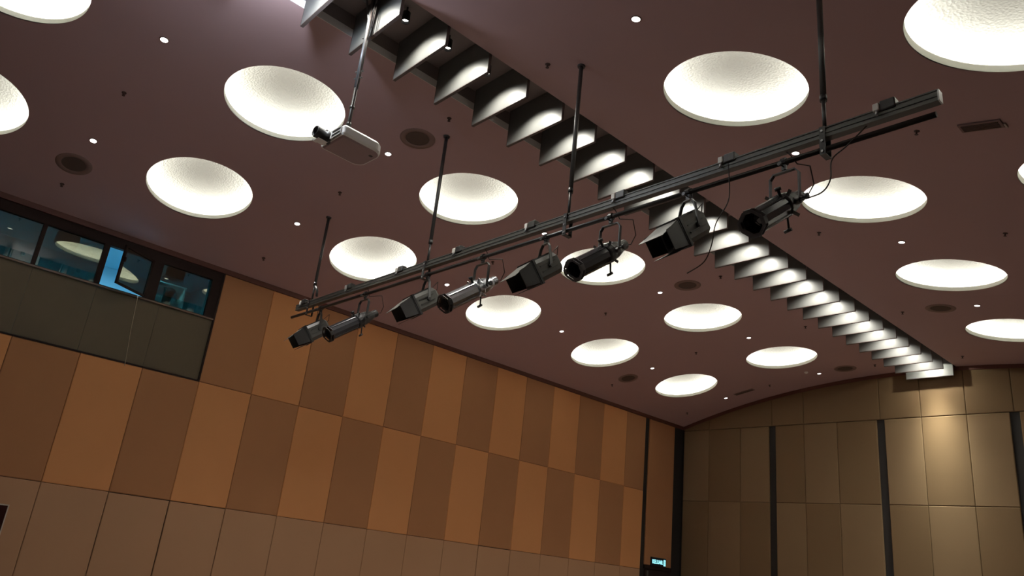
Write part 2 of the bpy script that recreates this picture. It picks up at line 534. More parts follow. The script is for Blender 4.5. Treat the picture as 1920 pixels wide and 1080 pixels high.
spr = [(1.72, 10.69), (1.70, 13.39), (5.33, 7.81), (5.33, 5.84), (12.37, 10.76), (15.83, 13.37), (19.43, 13.40), (19.40, 10.68), (15.85, 10.71),
       (8.89, 10.75), (5.34, 13.40), (11.47, 5.39), (12.35, 2.97), (8.84, 2.90), (15.93, 7.88), (15.91, 5.79), (19.46, 5.84), (19.45, 7.83), (12.39, 7.84), (5.33, 10.74)]
side = lambda y: 'by the left wall' if y > 13 else ('between the two left dome rows' if y > 9 else ('just left of the fins' if y > 7 else ('just right of the fins' if y > 5 else 'far right')))
dist = {1: 'nearest the viewer', 5: 'level with the hanging bar', 8: 'just beyond the hanging bar', 11: 'halfway along the fins', 12: 'halfway to the far wall', 15: 'three quarters to the far wall', 19: 'closest to the far wall'}
p0 = None
for x, y in spr:
    z = vz(y); a = -math.asin((y - YC) / RV)
    lab = 'tiny dark sprinkler head %s, %s' % (side(y), dist[int(x)])
    if p0 is None:
        p0 = thing('sprinkler_head', lab, 'sprinkler', (x, y, z), (a, 0, 0), 'sprinkler heads on the ceiling')
        MB().lathe([(0, 0.034), (-0.008, 0.030), (-0.010, 0.012)], (0, 0, 0), (0, 0, 1), 20, True).build('escutcheon', M['sprinkler'], p0)
        b = MB().lathe([(-0.009, 0.010), (-0.045, 0.008)], (0, 0, 0), (0, 0, 1), 10, True)
        b.lathe([(-0.045, 0.0), (-0.045, 0.022), (-0.049, 0.022), (-0.049, 0.0)], (0, 0, 0), (0, 0, 1), 16)
        b.build('deflector', M['sprinkler'], p0)
    else: dup(p0, (x, y, z), (a, 0, 0), lab)

a = -math.asin((9.45 - YC) / RV)
sd = thing('smoke_detector', 'small pale round detector beside the last downlight near the far wall', 'detector', (19.07, 9.45, vz(9.45)), (a, 0, 0))
MB().lathe([(0, 0.05), (-0.02, 0.048), (-0.04, 0.03), (-0.042, 0.0)], (0, 0, 0), (0, 0, 1), 24, True).build('cover', M['label'], sd)

y = 2.25; a = -math.asin((y - YC) / RV)
vt = thing('ceiling_vent', 'slim brown slotted ceiling vent right of the hanging bar end', 'vent', (8.93, y, vz(y)), (a, 0, 0))
MB().cbox((0, 0, -0.012), (0.19, 0.44, 0.022), 0.004).build('frame', M['vent'], vt)
b = MB()
for k in range(5): b.box((-0.06 + 0.03 * k, 0, -0.026), (0.010, 0.38, 0.008))
b.build('slats', M['speaker'], vt)
MB().box((0.06, -0.235, -0.014), (0.10, 0.02, 0.022)).build('end_cap', M['ventlight'], vt)
y = 11.45; a = -math.asin((y - YC) / RV)
vt = thing('ceiling_vent', 'faint slotted ceiling vent near the far left corner', 'vent', (19.37, y, vz(y)), (a, 0, 0))
MB().cbox((0, 0, -0.006), (0.16, 0.60, 0.012), 0.003).build('frame', M['vent'], vt)
b = MB()
for k in range(4): b.box((-0.045 + 0.03 * k, 0, -0.014), (0.010, 0.54, 0.006))
b.build('slats', M['speaker'], vt)

# ------------------------------------------------------------------ floor and walls
struct(MB().bbox(XB - 0.2, XF + 0.4, YR - 0.2, YL + 4.5, -0.1, 0.0).build('floor', M['floor']))
struct(MB().bbox(XB - 0.15, XB, YR - 0.15, YL + 0.3, 0, 8.0).build('wall_back', M['darkwall']))
struct(MB().bbox(XB, XF + 0.2, YR - 0.15, YR, 0, 8.0).build('wall_right', M['darkwall']))
struct(MB().bbox(XB, XF, YR, 3.2, 0.0, 0.012).build('floor', M['dimfloor']))  # unseen dark strip added to weaken the bounce onto the right of the ceiling

# left wall: dark backing with fabric panels standing 4 cm proud of it
BX1 = 4.955                                     # right end of the booth opening
WZ0, WZ1 = 4.245, 6.415
mb = MB()
mb.bbox(XB, BX1, YL + 0.045, YL + 0.2, 0, WZ0)
mb.bbox(BX1, XF + 0.2, YL + 0.045, YL + 0.2, 0, 6.9)
mb.bbox(XB, BX1, YL + 0.045, YL + 0.2, 6.415, 6.9)
wl = struct(mb.build('wall_left', M['black']))


def panelY(x0, x1, z0, z1, m, parent=None, y=YL, th=0.042, g=0.004, bev=0.012, name='wall_panel'):
    x0 += g; x1 -= g; z0 += g; z1 -= g
    b = MB()
    o = [(x0, z0), (x1, z0), (x1, z1), (x0, z1)]
    i = [(x0 + bev, z0 + bev), (x1 - bev, z0 + bev), (x1 - bev, z1 - bev), (x0 + bev, z1 - bev)]
    vs = [(p[0], y + th, p[1]) for p in o] + [(p[0], y + bev * 0.6, p[1]) for p in o] + [(p[0], y, p[1]) for p in i]
    fs = [(3, 2, 1, 0)] + [(k, (k + 1) % 4, 4 + (k + 1) % 4, 4 + k) for k in range(4)] + [(4 + k, 4 + (k + 1) % 4, 8 + (k + 1) % 4, 8 + k) for k in range(4)] + [(8, 9, 10, 11)]
    b.add(vs, fs)
    return b.build(name, m, parent)


PX0, PW = 4.955, 1.046
xs = [PX0 + PW * j for j in range(-7, 13)] + [18.40]
for j in range(len(xs) - 1):
    x0, x1 = xs[j], xs[j + 1]
    par = (j - 7) % 2                           # 0: first panel right of the booth
    if x0 >= 4.9: panelY(x0, x1, 4.245, 6.415, M['fab_dark'] if par == 0 else M['fab_light'], wl)
    panelY(x0, x1, 2.075, 4.245, M['fab_light'] if par == 0 else M['fab_dark'], wl)
    g = 0.010 if j in (6, 7, 14) else 0.004
    panelY(x0, x1, 0.12, 2.075, M['fab_low'], wl, g=g)
panelY(18.60, 19.87, 2.21, 6.415, M['fab_dark'], wl)
struct(MB().bbox(XB, 19.87, YL - 0.005, YL + 0.045, 0, 0.12).build('baseboard_left', M['trim']))
# dark cornice between the panels and the ceiling
struct(MB().bbox(XB, XF, YL - 0.012, YL + 0.045, 6.418, 6.54).build('trim_2', M['trim']))
# doorway under the exit sign
dr = struct(MB().bbox(18.64, 19.84, YL + 0.012, YL + 0.044, 0.0, 2.10).build('door_1', M['frame']))
MB().bbox(18.60, 19.87, YL - 0.01, YL + 0.04, 2.11, 2.20).build('door_head', M['frame'], dr)
MB().bbox(18.72, 18.80, YL + 0.0, YL + 0.014, 1.70, 2.06).build('vision_panel', M['darkgrey'], dr)

# far wall: backing and padded panels under the arch
wf = struct(MB().bbox(XF + 0.05, XF + 0.25, YR - 0.15, YL + 0.2, 0, 8.3).build('wall_far', M['black']))
pan = [(14.10, 13.20), (13.20, 12.14), (12.14, 11.235), (11.035, 10.19), (10.19, 9.27), (9.27, 8.23), (8.04, 7.15), (7.15, 6.14), (6.14, 5.26),
       (5.06, 4.16), (4.16, 3.22), (3.22, 2.27), (2.08, 1.18), (1.18, 0.24), (0.24, YR)]


def panelX(y0, y1, z0, z1, m, parent, arc=False, g=0.004, bev=0.014):
    y0, y1 = min(y0, y1) + g, max(y0, y1) - g
    z0 += g
    n = 6 if arc else 1
    def outline(d):
        o = [(y0 + d, z0 + d), (y1 - d, z0 + d)]
        for k in range(n + 1):
            yy = (y1 - d) + ((y0 + d) - (y1 - d)) * k / n
            o.append((yy, (vz(yy) - 0.01 - d) if arc else z1 - g - d))
        return o
    o, i = outline(0), outline(bev); N = len(o)
    vs = [(XF + 0.05, p[0], p[1]) for p in o] + [(XF + bev * 0.6, p[0], p[1]) for p in o] + [(XF, p[0], p[1]) for p in i]
    fs = [tuple(range(N)), tuple(range(2 * N, 3 * N))]
    for k in range(N):
        k2 = (k + 1) % N
        fs += [(k, k2, N + k2, N + k), (N + k, N + k2, 2 * N + k2, 2 * N + k)]
    return MB().add(vs, fs).build('wall_panel', m, parent)


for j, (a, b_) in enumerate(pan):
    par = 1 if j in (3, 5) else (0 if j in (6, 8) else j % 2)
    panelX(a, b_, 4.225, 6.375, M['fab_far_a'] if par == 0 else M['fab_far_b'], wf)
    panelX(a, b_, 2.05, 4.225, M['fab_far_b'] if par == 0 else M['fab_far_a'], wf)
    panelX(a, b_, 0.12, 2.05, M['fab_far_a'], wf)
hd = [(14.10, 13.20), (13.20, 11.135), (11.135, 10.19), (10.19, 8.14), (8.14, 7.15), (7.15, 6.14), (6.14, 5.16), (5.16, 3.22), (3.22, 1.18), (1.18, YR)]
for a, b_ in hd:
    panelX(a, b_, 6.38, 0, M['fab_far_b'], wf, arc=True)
# dark bulkhead strip directly under the arch
vs = []; fs = []; n = 40
for k in range(n + 1):
    yy = YR + (YL - YR) * k / n
    zt = vz(yy)
    for (xx, zz) in ((XF - 0.02, zt - 0.002), (XF - 0.02, zt - 0.10), (XF + 0.03, zt - 0.10), (XF + 0.03, zt - 0.002)): vs.append((xx, yy, zz))
for k in range(n):
    for q in range(4): fs.append((k * 4 + q, k * 4 + (q + 1) % 4, (k + 1) * 4 + (q + 1) % 4, (k + 1) * 4 + q))
struct(MB().add(vs, fs).build('trim_3', M['trim']))

# ------------------------------------------------------------------ control booth
SZ, TZ = 5.475, 6.235
for x0, x1 in ((XB + 0.3, 0.74), (0.74, 1.785), (1.785, 2.81), (2.81, 3.91), (3.91, BX1 - 0.03)):
    panelY(x0, x1, WZ0 + 0.03, SZ - 0.03, M['booth_panel'], wl, y=YL + 0.03, th=0.04, g=0.002, bev=0.0015, name="booth_panel")
tr = MB()
tr.bbox(XB, BX1, YL - 0.006, YL + 0.06, WZ0 - 0.004, WZ0 + 0.022)
tr.bbox(BX1 - 0.03, BX1, YL - 0.004, YL + 0.20, WZ0, WZ1)
struct(tr.build('trim_4', M['frame']))
struct(MB().bbox(XB, BX1 - 0.03, YL - 0.015, YL + 0.13, SZ - 0.028, SZ).build('trim_5', M['sill']))
fr = MB()
fr.bbox(XB, BX1 - 0.03, YL + 0.02, YL + 0.12, TZ, WZ1)
fr.bbox(XB, BX1 - 0.03, YL + 0.03, YL + 0.10, SZ, SZ + 0.022)
for x0, x1 in ((1.735, 1.800), (2.735, 2.83), (3.60, 3.80), (4.745, BX1 - 0.03)): fr.bbox(x0, x1, YL + 0.02, YL + 0.11, SZ, TZ)
wn = struct(fr.build('window_1', M['frame']))
for x0, x1 in ((XB, 1.735), (1.80, 2.735), (3.80, 4.745)):
    MB().bbox(x0, x1, YL + 0.058, YL + 0.066, SZ + 0.02, TZ).build('pane', M['glass'], wn)
# open sash swung out into the hall on its right hand hinge
hx, hy = 3.605, YL - 0.0
ang = math.radians(180 + 31)
sw, sh = 0.72, TZ - SZ - 0.04
b = MB()
b.bbox(0, sw, -0.02, 0.02, 0, 0.035); b.bbox(0, sw, -0.02, 0.02, sh - 0.035, sh)
b.bbox(0, 0.04, -0.02, 0.02, 0, sh); b.bbox(sw - 0.04, sw, -0.02, 0.02, 0, sh)
sash = b.build('sash', M['frame'], wn, (hx, hy, SZ + 0.015), (0, 0, ang))
MB().bbox(0.04, sw - 0.04, -0.004, 0.004, 0.035, sh - 0.035).build('sash_pane', M['glass'], sash)
MB().box((sw - 0.02, 0.035, sh * 0.62), (0.02, 0.05, 0.09)).build('sash_handle', M['frame'], sash)
# booth room
br = MB()
br.bbox(XB, BX1 + 0.6, YL + 3.4, YL + 3.5, 3.6, 6.95)
br.bbox(XB, BX1 + 0.6, YL + 0.2, YL + 3.5, 6.85, 6.95)
br.bbox(XB, BX1 + 0.6, YL + 0.2, YL + 3.5, 3.6, 3.7)
br.bbox(BX1 + 0.5, BX1 + 0.6, YL + 0.2, YL + 3.4, 3.7, 6.85)
br.bbox(XB - 0.1, XB, YL + 0.2, YL + 3.5, 3.6, 6.95)
struct(br.build('wall_booth', M['boothwall']))
bl = thing('booth_ceiling_light', 'blue light panel on the ceiling of the room behind the open window', 'ceiling light', (3.2, YL + 0.62, 6.84))
MB().cbox((0, 0, -0.02), (1.2, 0.3, 0.04), 0.006).build('housing', M['white'], bl)
MB().bbox(-0.56, 0.56, -0.12, 0.12, -0.046, -0.041).build('diffuser', emis('booth_tube', (0.24, 0.52, 0.74), P_BOOTH), bl)


def boxspeaker(loc, lab):
    t_ = thing('loudspeaker', lab, 'loudspeaker', loc, group='dark cabinets hanging behind the booth glass')
    MB().cbox((0, 0, 0), (0.36, 0.24, 0.20), 0.01).build('cabinet', M['blackpaint'], t_)
    MB().bbox(-0.16, 0.16, -0.128, -0.122, -0.085, 0.085).build('grille', M['speaker'], t_)
    MB().bbox(-0.02, 0.02, -0.02, 0.02, 0.10, 0.63).build('bracket', M['frame'], t_)
    return t_


boxspeaker((2.20, YL + 0.38, 6.20), 'dark cabinet hanging behind the glass above the reflected dome')
boxspeaker((4.10, YL + 0.38, 6.20), 'dark cabinet hanging behind the rightmost booth pane')
fs_ = thing('stand_spotlight', 'dark spotlight on a stand behind the rightmost booth pane', 'spotlight', (4.22, YL + 0.75, 3.7))
b = MB(); b.tube([(0, 0, 0.3), (0, 0, 2.05)], 0.022, 10)
b.build('stand_pole', M['blackpaint'], fs_)
b = MB()
for k in range(3):
    an = 2 * PI * k / 3; b.tube([(0, 0, 0.55), (0.3 * math.cos(an), 0.3 * math.sin(an), 0.0)], 0.014, 8)
b.build('tripod', M['blackpaint'], fs_)
MB().lathe([(-0.16, 0.0), (-0.16, 0.06), (-0.10, 0.085), (0.14, 0.085), (0.15, 0.075), (0.14, 0.0)], (0, 0, 2.17), (0.1, -0.6, 0.75), 20, True).build('lamp_housing', M['blackpaint'], fs_)
sh_ = thing('shelf_unit', 'pale shelf unit behind the rightmost booth pane', 'shelf', (4.35, YL + 1.5, 3.7))
b = MB()
b.bbox(-0.35, -0.31, -0.2, 0.2, 0, 2.6); b.bbox(0.31, 0.35, -0.2, 0.2, 0, 2.6)
b.build('upright', M['white'], sh_)
b = MB()
for z_ in (0.3, 0.8, 1.3, 1.8, 2.25, 2.56): b.bbox(-0.31, 0.31, -0.2, 0.2, z_, z_ + 0.03)
b.build('shelves', M['white'], sh_)
# cord hanging from the open window
b = MB(); b.tube([(3.50, YL + 0.0, SZ + 0.03), (3.49, YL - 0.03, SZ + 0.0), (3.50, YL - 0.03, SZ - 0.15), (3.54, YL - 0.012, 4.8), (3.59, YL - 0.012, 4.35), (3.60, YL - 0.012, 4.20)], 0.006, 6)
tag(b.build('cord', M['cord']), 'thin pale cord hanging from the open booth window', 'cord')

# framed dark display at the lower left
t_ = thing('wall_display', 'dark framed panel on the wall at the lower left edge', 'display', (1.35, YL - 0.03, 1.05))
MB().cbox((0, 0, 0.31), (2.34, 0.05, 0.62), 0.006).build('frame', M['alu'], t_)
MB().bbox(-1.15, 1.15, -0.032, -0.026, 0.02, 0.60).build('screen', M['screen'], t_)

# exit sign
es = thing('exit_sign', 'lit cyan KELUAR exit sign on the narrow panel above the doorway', 'exit sign', (19.21, YL - 0.025, 2.325))
MB().cbox((0, 0, 0), (0.70, 0.045, 0.25), 0.006).build('case', M['sign'], es)
bl_ = MB(); bl_.bbox(0.225, 0.315, -0.027, -0.0235, -0.085, 0.085)
ic = bl_.build('pictogram', M['signlit'], es)
b = MB()          # running figure and doorway cut in dark on the lit square
b.lathe([(0, 0.0), (0, 0.012)], (0.272, -0.0285, 0.055), (0, -1, 0), 12)
for p, q in (((0.272, 0.040), (0.262, -0.005)), ((0.262, -0.005), (0.288, -0.03)), ((0.288, -0.03), (0.280, -0.065)), ((0.262, -0.005), (0.250, -0.04)), ((0.250, -0.04), (0.236, -0.05)), ((0.270, 0.03), (0.294, 0.012)), ((0.270, 0.03), (0.248, 0.012))):
    b.tube([(p[0], -0.028, p[1]), (q[0], -0.028, q[1])], 0.0045, 6)
b.build('figure', M['sign'], ic)
cu = bpy.data.curves.new('lettering', 'FONT'); cu.body = 'KELUAR'; cu.size = 0.155; cu.align_x = 'CENTER'; cu.align_y = 'CENTER'; cu.extrude = 0.002; cu.offset = 0.003
to = bpy.data.objects.new('tmp', cu); C.objects.link(to)
bpy.context.view_layer.update()
me = bpy.data.meshes.new_from_object(to.evaluated_get(bpy.context.evaluated_depsgraph_get()))
bpy.data.objects.remove(to)
me.materials.clear(); me.materials.append(M['signlit'])
lo = bpy.data.objects.new('lettering', me); C.objects.link(lo); lo.parent = es
xs_ = [v.co.x for v in me.vertices]; lo.scale = (0.49 / (max(xs_) - min(xs_)), 1, 1)
lo.location = (-0.07, -0.0265, 0.0); lo.rotation_euler = (PI / 2, 0, 0)

# ------------------------------------------------------------------ hanging lighting bar
BX = 5.60


def pz(y): return 5.245 + (y - 1.69) * 0.0129


bar = thing('lighting_bar', 'long black lighting bar hung from the ceiling on four rods', 'lighting bar', (BX, 7.0, pz(7.0)))
O = Vector((BX, 7.0, pz(7.0)))
L = lambda x, y, z: Vector((x, y, z)) - O
MB().tube([L(BX, 1.69, pz(1.69)), L(BX, 12.17, pz(12.17))], 0.0245, 16).build('pipe', M['blackpaint'], bar)
sl = math.atan(0.0129)
Rm = Matrix.Rotation(sl, 3, 'X')
b = MB()
cy_ = (1.66 + 12.02) / 2; ln = 12.02 - 1.66
for (dx, dz, wx, hz) in ((0, 0.145, 0.060, 0.085), (0, 0.190, 0.074, 0.012), (0, 0.100, 0.074, 0.012), (-0.032, 0.145, 0.010, 0.020), (0.032, 0.145, 0.010, 0.020)):
    b.box(L(BX + dx, cy_, pz(cy_) + dz), (wx, ln, hz), Rm)
b.build('cable_rail', M['darkgrey'], bar)
MB().box(L(BX, 1.655, pz(1.66) + 0.145), (0.074, 0.012, 0.10)).build('rail_end_cap', M['steel'], bar)
for i, y in enumerate((11.52, 8.20, 5.52, 2.55)):
    b = MB(); zt = vz(y) - 0.002
    b.tube([L(BX, y, pz(y) + 0.50), L(BX, y, zt - 0.02)], 0.026, 14)
    b.lathe([(-0.02, 0.0), (-0.02, 0.045), (0, 0.05)], L(BX, y, zt), (0, 0, 1), 20)
    b.build('hanger_rod', M['rod'], bar)
    b = MB()
    b.tube([L(BX, y, pz(y) + 0.18), L(BX, y, pz(y) + 0.52)], 0.017, 12)
    b.tube([L(BX, y, pz(y) + 0.48), L(BX, y, pz(y) + 0.54)], 0.031, 12)
    b.box(L(BX - 0.052, y, pz(y) + 0.06), (0.008, 0.05, 0.27))
    b.box(L(BX + 0.052, y, pz(y) + 0.06), (0.008, 0.05, 0.27))
    b.box(L(BX, y, pz(y) + 0.19), (0.11, 0.05, 0.008)); b.box(L(BX, y, pz(y) - 0.07), (0.11, 0.05, 0.008))
    if i == 0: b.tube([L(BX, y, pz(y) + 0.46), L(BX - 0.02, y - 0.08, pz(y) + 0.44), L(BX - 0.02, y - 0.16, pz(y) + 0.36), L(BX - 0.02, y - 0.19, pz(y) + 0.24)], 0.022, 8)
    h = b.build('bracket', M['blackpaint'], bar)
    b = MB()
    for zz in (0.15, 0.055, -0.045): b.tube([L(BX - 0.066, y, pz(y) + zz), L(BX - 0.05, y, pz(y) + zz)], 0.011, 8)
    b.build('bolts', M['steel'], h)
for y in (11.80, 10.28, 8.86, 7.52, 6.13, 4.79, 3.49, 2.07):
    b = MB(); b.cbox(L(BX - 0.01, y - 0.05, pz(y) + 0.21), (0.085, 0.12, 0.09), 0.008)
    s_ = b.build('socket_box', M['blackpaint'], bar)
    MB().cbox(L(BX - 0.02, y + 0.035, pz(y) + 0.205), (0.085, 0.05, 0.07), 0.006).build('plug', M['label'], s_)
    MB().tube([L(BX - 0.05, y + 0.03, pz(y) + 0.18), L(BX - 0.062, y + 0.03, pz(y) + 0.12)], 0.012, 8).build('plug_tail', M['steel'], s_)


# ------------------------------------------------------------------ stage spotlights
def frame(n):
    n = Vector(n).normalized()
    s = Vector((0, 0, 1)).cross(n).normalized()     # horizontal, perpendicular to the beam
    t = n.cross(s)
    return n, s, t


def hook(root, drop, wtop):
    b = MB()
    # C clamp round the pipe
    pts = [(0.034 * math.cos(a_), 0, 0.034 * math.sin(a_)) for a_ in [math.radians(d) for d in range(-60, 211, 30)]]
    for k in range(len(pts) - 1):
        p, q = Vector(pts[k]), Vector(pts[k + 1]); c_ = (p + q) / 2; d_ = q - p
        Rk = Matrix.Rotation(-math.atan2(d_.z, d_.x), 3, 'Y')
        b.box(c_, (d_.length + 0.006, 0.045, 0.010), Rk)
    b.box((0.0, 0, -0.055), (0.028, 0.04, 0.05)); b.tube([(0, 0, -0.05), (0, 0, -drop)], 0.011, 8)
    b.tube([(-0.075, 0, -0.05), (-0.01, 0, -0.05)], 0.008, 8); b.tube([(-0.085, 0, -0.05), (-0.072, 0, -0.05)], 0.02, 8)
    b.build('clamp', M['blackpaint'], root)


def yoke(root, drop, half_top, half_bot, arm, s, col):
    b = MB(); s = Vector(s)
    top = Vector((0, 0, -drop))
    n_ = Vector((0, 0, 1)).cross(s).normalized()
    th = 0.007; wd = 0.034
    pr_ = [(-half_bot, -arm), (-half_top, -0.045), (-half_top + 0.035, 0), (half_top - 0.035, 0), (half_top, -0.045), (half_bot, -arm)]
    for (a0, h0), (a1, h1) in zip(pr_[:-1], pr_[1:]):
        p = top + s * a0 + Vector((0, 0, h0)); q = top + s * a1 + Vector((0, 0, h1))
        d_ = (q - p); u = d_.normalized(); v = u.cross(n_).normalized()
        R_ = Matrix((u, v, n_)).transposed()
        b.box((p + q) / 2, (d_.length + th, th * 1.6, wd), R_)
    return b.build('yoke', col, root)


def leafplate(b, c, u, v, hu0, hu1, lv, th=0.004):
    """trapezoid plate: hinge half width hu0, far half width hu1, length lv along v from c"""
    c, u, v = Vector(c), Vector(u), Vector(v)
    nn = u.cross(v).normalized() * th
    pts = [c - u * hu0, c + u * hu0, c + u * hu1 + v * lv, c - u * hu1 + v * lv]
    b.prism(pts, nn)


def profile_spot(bright=False):  # bright: barrel, lamp house and blades coloured as if lit
    n, s, t = frame((-0.80, 0.0, -0.60))
    root = thing('profile_spotlight', '', 'stage light', (0, 0, 0), group='stage lights on the hanging bar')
    drop = 0.10; arm = 0.33
    hook(root, drop, 0.12); yoke(root, drop, 0.135, 0.135, arm, s, M['blackpaint'])
    P = Vector((0, 0, -drop - arm + 0.01))
    bm_ = M['litbarrel'] if bright else M['barrel']
    # barrel with long ribs
    b = MB().lathe([(0.10, 0.0), (0.10, 0.096), (0.13, 0.107), (0.60, 0.107), (0.60, 0.094), (0.50, 0.090)], P, n, 12, False, PI / 12)
    for k in range(4):
        an = PI / 4 + k * PI / 2
        r_ = s * math.cos(an) + t * math.sin(an)
        R_ = Matrix((n, r_, n.cross(r_))).transposed()
        b.box(P + n * 0.36 + r_ * 0.109, (0.46, 0.012, 0.014), R_)
    br_ = b.build('barrel', bm_, root)
    MB().lathe([(0.545, 0.0), (0.54, 0.05), (0.525, 0.085)], P, n, 24, True).build('lens', M['lens'], br_)
    # gel frame holder: octagonal plate with clips
    b = MB().lathe([(0.60, 0.095), (0.60, 0.122), (0.608, 0.122), (0.608, 0.095)], P, n, 8, False, PI / 8)
    b.lathe([(0.645, 0.096), (0.645, 0.118), (0.651, 0.118), (0.651, 0.094)], P, n, 8, False, PI / 8)
    for k in range(4):
        an = k * PI / 2
        r_ = s * math.cos(an) + t * math.sin(an)
        R_ = Matrix((n, r_, n.cross(r_))).transposed()
        b.box(P + n * 0.626 + r_ * 0.114, (0.055, 0.010, 0.06), R_)
    b.build('gel_holder', M['blackpaint'], root)
    # shutter section and tapering lamp house
    b = MB().lathe([(0.10, 0.0), (0.10, 0.105), (0.085, 0.112), (0.02, 0.112), (0.0, 0.105), (-0.01, 0.10), (-0.09, 0.095), (-0.19, 0.07), (-0.24, 0.052)], P, n, 16, False)
    b.lathe([(-0.23, 0.058), (-0.30, 0.058), (-0.312, 0.045), (-0.312, 0.0)], P, n, 20, False)
    for k in range(6):
        b.lathe([(-0.03 - 0.022 * k, 0.104 - 0.006 * k), (-0.036 - 0.022 * k, 0.104 - 0.006 * k)], P, n, 16)
    for sg in (-1, 1):
        b.lathe([(0, 0.03), (0.035, 0.03), (0.035, 0.0)], P + s * sg * 0.105, s * sg, 12)
    b.build('lamp_house', M['litbarrel'] if bright else M['blackpaint'], root)
    b = MB()
    for k in range(4):
        an = PI / 4 + k * PI / 2
        r_ = s * math.cos(an) + t * math.sin(an)
        R_ = Matrix((r_, n.cross(r_), n)).transposed()
        b.box(P + n * 0.06 + r_ * 0.135, (0.06, 0.03, 0.003), R_)
    b.build('shutter_blades', M['steel'] if bright else M['darkgrey'], root)
    # knobs
    k0 = P + n * 0.03 - t * 0.10
    b = MB()
    b.tube([k0, k0 + Vector((0.0, -0.01, -0.13))], 0.010, 8)
    b.tube([k0 + Vector((0.0, -0.035, -0.13)), k0 + Vector((0.0, 0.03, -0.145))], 0.016, 8)
    b.build('focus_knob', M['blackpaint'], root)
    b = MB()
    k1 = P + s * 0.135 + Vector((0, 0, 0.02))
    b.tube([k1, k1 + s * 0.05], 0.012, 8); b.tube([k1 + s * 0.05, k1 + s * 0.075], 0.028, 10)
    b.build('yoke_knob', M['blackpaint'], root)
    b = MB()
    k2 = P + n * 0.13 + t * 0.09 + s * 0.05
    b.tube([k2, k2 + t * 0.08], 0.014, 8); b.tube([k2 + t * 0.055, k2 + t * 0.085], 0.028, 10)
    b.build('shutter_knob', M['blackpaint'], root)
    # cable tail from the back
    e = P - n * 0.30
    b = MB(); b.tube([e, e + Vector((0.05, -0.05, 0.01)), e + Vector((0.04, -0.12, 0.10)), e + Vector((-0.02, -0.12, 0.26)), Vector((0.0, -0.12, -0.06)), Vector((0.0, -0.06, 0.05)), Vector((0.0, -0.02, 0.10))], 0.006, 6)
    b.build('cable', M['cable'], root)
    return root


def fresnel_spot():
    n, s, t = frame((-0.76, 0.14, -0.60))
    root = thing('barn_door_spotlight', '', 'stage light', (0, 0, 0), group='stage lights on the hanging bar')
    drop = 0.09; arm = 0.30
    hook(root, drop, 0.08); yoke(root, drop, 0.085, 0.155, arm, s, M['blackpaint'])
    P = Vector((0, 0, -drop - arm - 0.01))
    R_ = Matrix((n, s, t)).transposed()
    b = MB()
    # eight sided body, narrower behind
    def ring(h, hw, hh, c):
        o = P + n * h
        return [o + s * x_ + t * y_ for x_, y_ in ((-hw, -hh + c), (-hw + c, -hh), (hw - c, -hh), (hw, -hh + c), (hw, hh - c), (hw - c, hh), (-hw + c, hh), (-hw, hh - c))]
    rings = [ring(-0.20, 0.09, 0.09, 0.03), ring(-0.16, 0.128, 0.125, 0.045), ring(0.20, 0.135, 0.13, 0.045)]
    vs = [v for r__ in rings for v in r__]
    fs = [tuple(range(8)), tuple(range(16, 24))]
    for i in range(2):
        for k in range(8): fs.append((i * 8 + k, i * 8 + (k + 1) % 8, (i + 1) * 8 + (k + 1) % 8, (i + 1) * 8 + k))
    b.add(vs, fs)
    b.build('body', M['darkgrey'], root)
    b = MB()
    for k in range(-2, 3): b.box(P + n * 0.0 + t * 0.135 + s * 0.035 * k, (0.30, 0.010, 0.022), R_)
    for sg in (-1, 1):
        for k in range(2): b.box(P + n * 0.02 + s * sg * 0.137 + t * (0.04 - 0.07 * k), (0.24, 0.014, 0.012), R_)
    b.build('vent_ribs', M['blackpaint'], root)
    b = MB()
    b.box(P + n * 0.20, (0.03, 0.30, 0.30), R_)
    b.box(P + n * 0.225, (0.012, 0.285, 0.285), R_)
    b.build('front_frame', M['blackpaint'], root)
    MB().lathe([(0.236, 0.0), (0.235, 0.07), (0.232, 0.115)], P, n, 24, True).build('lens', M['lens'], root)
    F = P + n * 0.235
    b = MB(); leafplate(b, F + t * 0.135, s, (n * 0.97 - t * 0.20).normalized(), 0.13, 0.16, 0.30); b.build('barn_door', M['leaf'], root)
    b = MB(); leafplate(b, F - t * 0.135, s, (n * 1.0 + t * 0.02).normalized(), 0.13, 0.15, 0.20); b.build('barn_door', M['blackpaint'], root)
    for sg in (-1, 1):
        b = MB(); leafplate(b, F + s * sg * 0.135, t, (n * 1.0 + s * sg * 0.06).normalized(), 0.125, 0.10, 0.21); b.build('barn_door', M['blackpaint'] if sg > 0 else M['darkgrey'], root)
    for sg in (-1, 1): MB().tube([P + s * sg * 0.13, P + s * sg * 0.17], 0.02, 10).build('yoke_knob', M['blackpaint'], root)
    MB().tube([P - n * 0.20 - t * 0.04, P - n * 0.235 - t * 0.04], 0.022, 10).build('focus_knob', M['blackpaint'], root)
    e = P - n * 0.18 + t * 0.06
    b = MB(); b.tube([e, e + Vector((0.05, -0.03, 0.06)), e + Vector((0.03, -0.05, 0.16)), Vector((0.03, -0.07, -0.22)), Vector((0.0, -0.05, -0.10)), Vector((0.01, -0.03, 0.04))], 0.0055, 6)
    b.build('cable', M['cable'], root)
    ch = MB(); q = Vector((-0.02, -0.05, -0.12))
    for k in range(5): ch.lathe([(0, 0.010), (0.004, 0.010)], q + Vector((0, 0, -0.024 * k)), (1 if k % 2 else 0, 0 if k % 2 else 1, 0.01), 8)
    ch.build('safety_ring', M['steel'], root)
    return root


